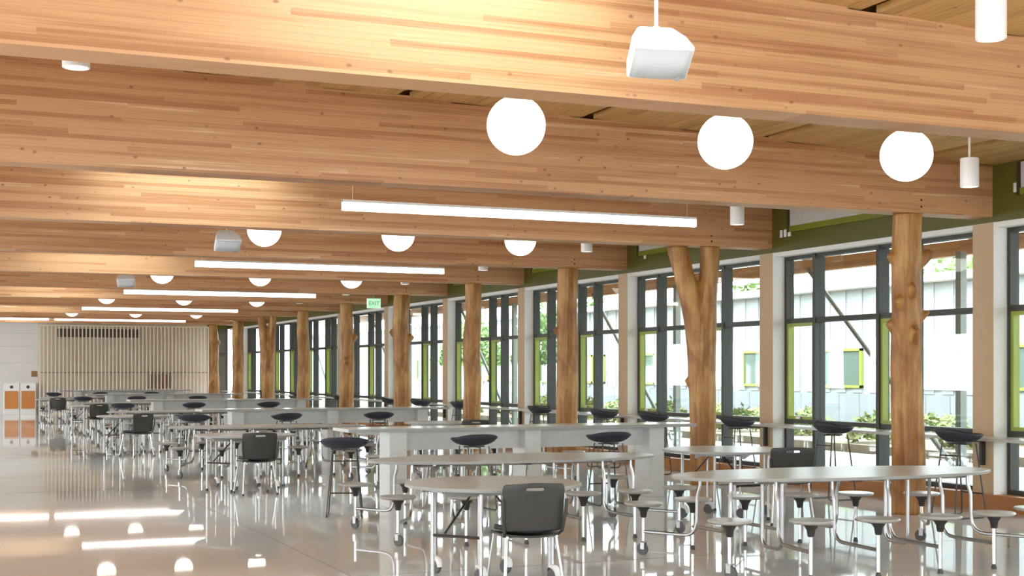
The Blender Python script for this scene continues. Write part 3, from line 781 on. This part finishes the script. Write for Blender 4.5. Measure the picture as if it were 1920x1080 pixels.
# bars
def bar(y, label):
    e = tag(empty('standing_bar', (4.5, y, 0)), label, 'bar table', 'grey standing bars')
    bev(MB().box(0, 4.60, -.30, .36, .90, .94).build('bar_top', M['bartop'], e, smooth=False), .006)
    MB().box(0.004, 4.596, -.303, -.30, .903, .937).build('edge_band', M['edge'], e, smooth=False)
    for x in (.57, 2.31, 4.04):
        bev(MB().box(x, x+.215, -.07, .32, 0, .90).build('pillar', M['bar'], e, smooth=False), .003)
    MB().box(.785, 2.31, .10, .125, .66, .90).build('modesty_panel', M['bar'], e, smooth=False)
    MB().box(2.525, 4.04, .10, .125, .66, .90).build('modesty_panel', M['bar'], e, smooth=False)
for k in range(5):
    y = 15.55+PR*k
    bar(y, ['long grey standing bar on three pillars, nearest the camera', 'long grey standing bar on three pillars, second from the camera', 'long grey standing bar on three pillars, third from the camera', 'long grey standing bar on three pillars, fourth from the camera', 'farthest long grey standing bar before the slatted screen'][k])
    for j, x in enumerate((4.32, 5.88, 7.62)):
        place(stool0, x+random.uniform(-.05, .05)*(k > 0), y-.72+(-.05 if j == 0 else 0), [160, 184, 176][j]+180+random.uniform(-8, 8), 'dark sled-base bar stool, %s at the %s standing bar' % (('left', 'middle', 'right')[j], ORD[k]), 'stool', 'dark sled-base bar stools')
for k, y in enumerate([12.02, 14.3, 16.5, 18.9, 20.6, 23.2, 27.2, 29.8, 32.0, 36.3, 40.8, 45.2]):
    so_ = place(stool0, 10.50, y, -90+random.uniform(-8, 8), 'dark sled-base bar stool at the window counter, %s from the camera' % ORD[k], 'stool', 'dark sled-base bar stools'); so_.scale = (1, 1, 1.1)

# ------------------------------------------------------------------ far end
sc = tag(empty('slatted_screen', (4.13, YEND-.5, 0)), 'tall screen of pale vertical slats across the far wall', 'screen')
n = 46; W = 6.3; sm = MB().box(-.021, .021, -.03, .03, .06, 3.33).mesh('slat', M['slat'], False)
for k in range(n): obj('slat', sm, sc, (W*k/(n-1), 0, 0))
MB().box(-.03, W+.03, -.05, .05, 3.33, 3.37).build('top_rail', M['slat'], sc, smooth=False)
MB().box(-.03, W+.03, -.05, .05, 0, .06).build('bottom_rail', M['slat'], sc, smooth=False)
for k in range(2):
    e = tag(empty('waste_station', (3.13+.58*k, YEND-.32, 0)), ['low white waste station with orange wood door, left of the pair', 'low white waste station with orange wood door, right of the pair'][k], 'cabinet', 'waste stations by the far wall')
    bev(MB().box(-.28, .28, -.25, .25, 0, 1.18).build('body', M['lampwhite'], e, smooth=False), .008)
    bev(MB().box(-.24, .24, -.275, -.25, .22, .88).build('door', M['orange'], e, smooth=False), .004)
    MB().tube([(0, -.256, 1.03), (0, -.25, 1.03)], .06, 16).build('waste_hole', M['black'], e)
pl = MB().box(-.11, .11, -.02, 0, -.11, .11).build('wall_plaque', M['brown'], None, (3.98, YEND, 1.52), smooth=False); tag(pl, 'small square brown plaque on the far wall left of the screen', 'plaque')
# display boards behind the screen
for k in range(6):
    o = MB().box(0, .085, -.02, .02, 0, .62 if k % 2 else .55).build('display_board', M['artred'] if k % 2 == 0 else M['artbrown'], None, (8.20+.145*k, YEND-.19, .95), smooth=False)
    bev(o, .004)
    tag(o, '%s narrow dark board leaning behind the slats, counted from the left' % ('first' if k == 0 else ORD[k]), 'board', 'dark boards behind the slatted screen')

# ------------------------------------------------------------------ outside
gr = struct(MB().box(XW+.5, 60, -20, 90, -.25, -.05).build('ground', M['paving'], smooth=False))
bed = struct(MB().box(17.5, 23.8, -5, 80, -.06, .12).build('planting_bed', M['soil'], smooth=False))
# roof overhang: rafters continue outside under a soffit
sof = tag(empty('roof_overhang', (XW+.36, 0, 3.3)), 'timber roof overhang with rafters outside the windows', 'roof')
MB().hexa([(0, -6, .72), (4.4, -6, .95), (4.4, 56, .95), (0, 56, .72), (0, -6, .80), (4.4, -6, 1.03), (4.4, 56, 1.03), (0, 56, .80)]).build('soffit', M['deck'], sof, smooth=False)
for y in YB:
    MB().hexa([(0, y-.12, .25), (4.2, y-.12, .42), (4.2, y+.12, .42), (0, y+.12, .25), (0, y-.12, .73), (4.2, y-.12, .94), (4.2, y+.12, .94), (0, y+.12, .73)]).build('rafter', M['beam'], sof, smooth=False)
MB().box(3.7, 3.9, -6, 56, .18, .42).build('edge_beam', M['beam'], sof, smooth=False)
for i, y in enumerate(YB[2::2]):
    p = tag(empty('steel_post', (15.15, y+.25, 0)), 'grey steel post with a raking brace outside, %s from the camera' % ORD[i], 'post', 'steel posts outside')
    MB().box(-.06, .06, -.06, .06, -.05, 3.5).build('shaft', M['post'], p, smooth=False)
    MB().tube([(0, .05, -.02), (0, 4.1, 3.5)], .04, 8).build('brace', M['post'], p)
# opposite building
bd = tag(empty('opposite_building', (24, 0, 0)), 'white sided building with lime-framed windows across the courtyard', 'building')
MB().box(0, 6, -10, 95, -.1, 3.9).build('wall', M['siding'], bd, smooth=False)
sm = MB().box(-.03, 0, -.22, .22, 1.02, 3.9).mesh('siding_panel', M['siding'], False)
sm2 = MB().box(-.02, 0, -.45, .45, -.1, .98).mesh('base_panel', M['siding2'], False)
for k in range(110):
    yy = 8+.46*k*1.6
    if yy < 75: obj('siding_panel', sm, bd, (0, yy, 0)); obj('base_panel', sm2, bd, (0, 8+.92*k, 0)) if 8+.92*k < 75 else None
MB().box(-.5, 6.2, -10, 95, 3.9, 4.1).build('roof_edge', M['lampwhite'], bd, smooth=False)
k = 0; y = 11.8
while y < 74:
    f = MB(); z0, z1, w_ = 1.15, 2.25, 1.05
    for a in (0, w_):
        f.box(-.09, 0, y+a, y+a+.07, z0, z1).box(-.09, 0, y+a+w_-.07, y+a+w_, z0, z1).box(-.09, 0, y+a, y+a+w_, z0, z0+.07).box(-.09, 0, y+a, y+a+w_, z1-.07, z1)
    fo = f.build('window_frame', M['lime'], bd, smooth=False)
    MB().box(-.04, 0.0, y+.07, y+2*w_-.07, z0+.07, z1-.07).build('pane', M['extglass'], fo, smooth=False)
    y += 3.9

def bush_mesh(name, r, h, n, m, ls, seed):
    rnd = random.Random(seed); v = []; f = []
    for i in range(n):
        q = rnd.uniform(0, 2*PI); ph = math.acos(rnd.uniform(-.2, 1)); rr = rnd.uniform(.55, 1)**.5
        c = Vector((r*rr*math.sin(ph)*math.cos(q), r*rr*math.sin(ph)*math.sin(q), h*(.3+.7*rr*max(0, math.cos(ph)))*rnd.uniform(.7, 1)))
        a = Vector((rnd.gauss(0, 1), rnd.gauss(0, 1), rnd.gauss(0, .6)+.3)).normalized(); b = a.orthogonal().normalized(); s = ls*rnd.uniform(.6, 1.3)
        o = len(v); v += [c-a*s, c+b*s*.45, c+a*s, c-b*s*.45]; f.append((o, o+1, o+2, o+3))
    mb = MB(); mb.add(v, f); return mb.mesh(name, m, False)
sh = [bush_mesh('foliage', .55, .75, 420, M['leaf'], .09, s) for s in range(3)]
rnd = random.Random(4)
SIDE = [('front', 18.6), ('back', 20.4), ('rear', 22.4)]
for j, (nm_, xx) in enumerate(SIDE):
    for k in range(12):
        y = 15+k*2.9+j*.9+rnd.uniform(-.4, .4)
        e = obj('shrub', sh[(k+j) % 3], None, (xx+rnd.uniform(-.4, .4), y, .03), (0, 0, rnd.uniform(0, 6))); s = rnd.uniform(.65, 1.1); e.scale = (s, s, s)
        tag(e, 'low yellow-green shrub, %s from the camera in the %s planting row' % (ORD[k], nm_), 'shrub', 'courtyard shrubs')
tr = bush_mesh('crown', 2.6, 4.5, 2600, M['leafdark'], .22, 9)
for k, (x, y) in enumerate(((20.5, 52), (19.8, 43), (33, 38), (34, 52), (33, 66))):
    t = empty('tree', (x, y, 0)); tag(t, ['leafy green tree in the courtyard, far end', 'leafy green tree in the courtyard, nearer one', 'dark tree rising behind the white building, nearest', 'dark tree behind the white building, middle one', 'dark tree behind the white building, farthest'][k], 'tree', 'trees outside')
    cr_ = obj('crown', tr, t, (0, 0, 1.3), (0, 0, k)); cr_.scale = (.5, .5, .62) if k < 2 else (1, 1, 1); MB().tube([(0, 0, -.05), (.1, 0, 1.6), (0, .1, 4)], [.14, .11, .05], 8).build('trunk', M['bark'], t)
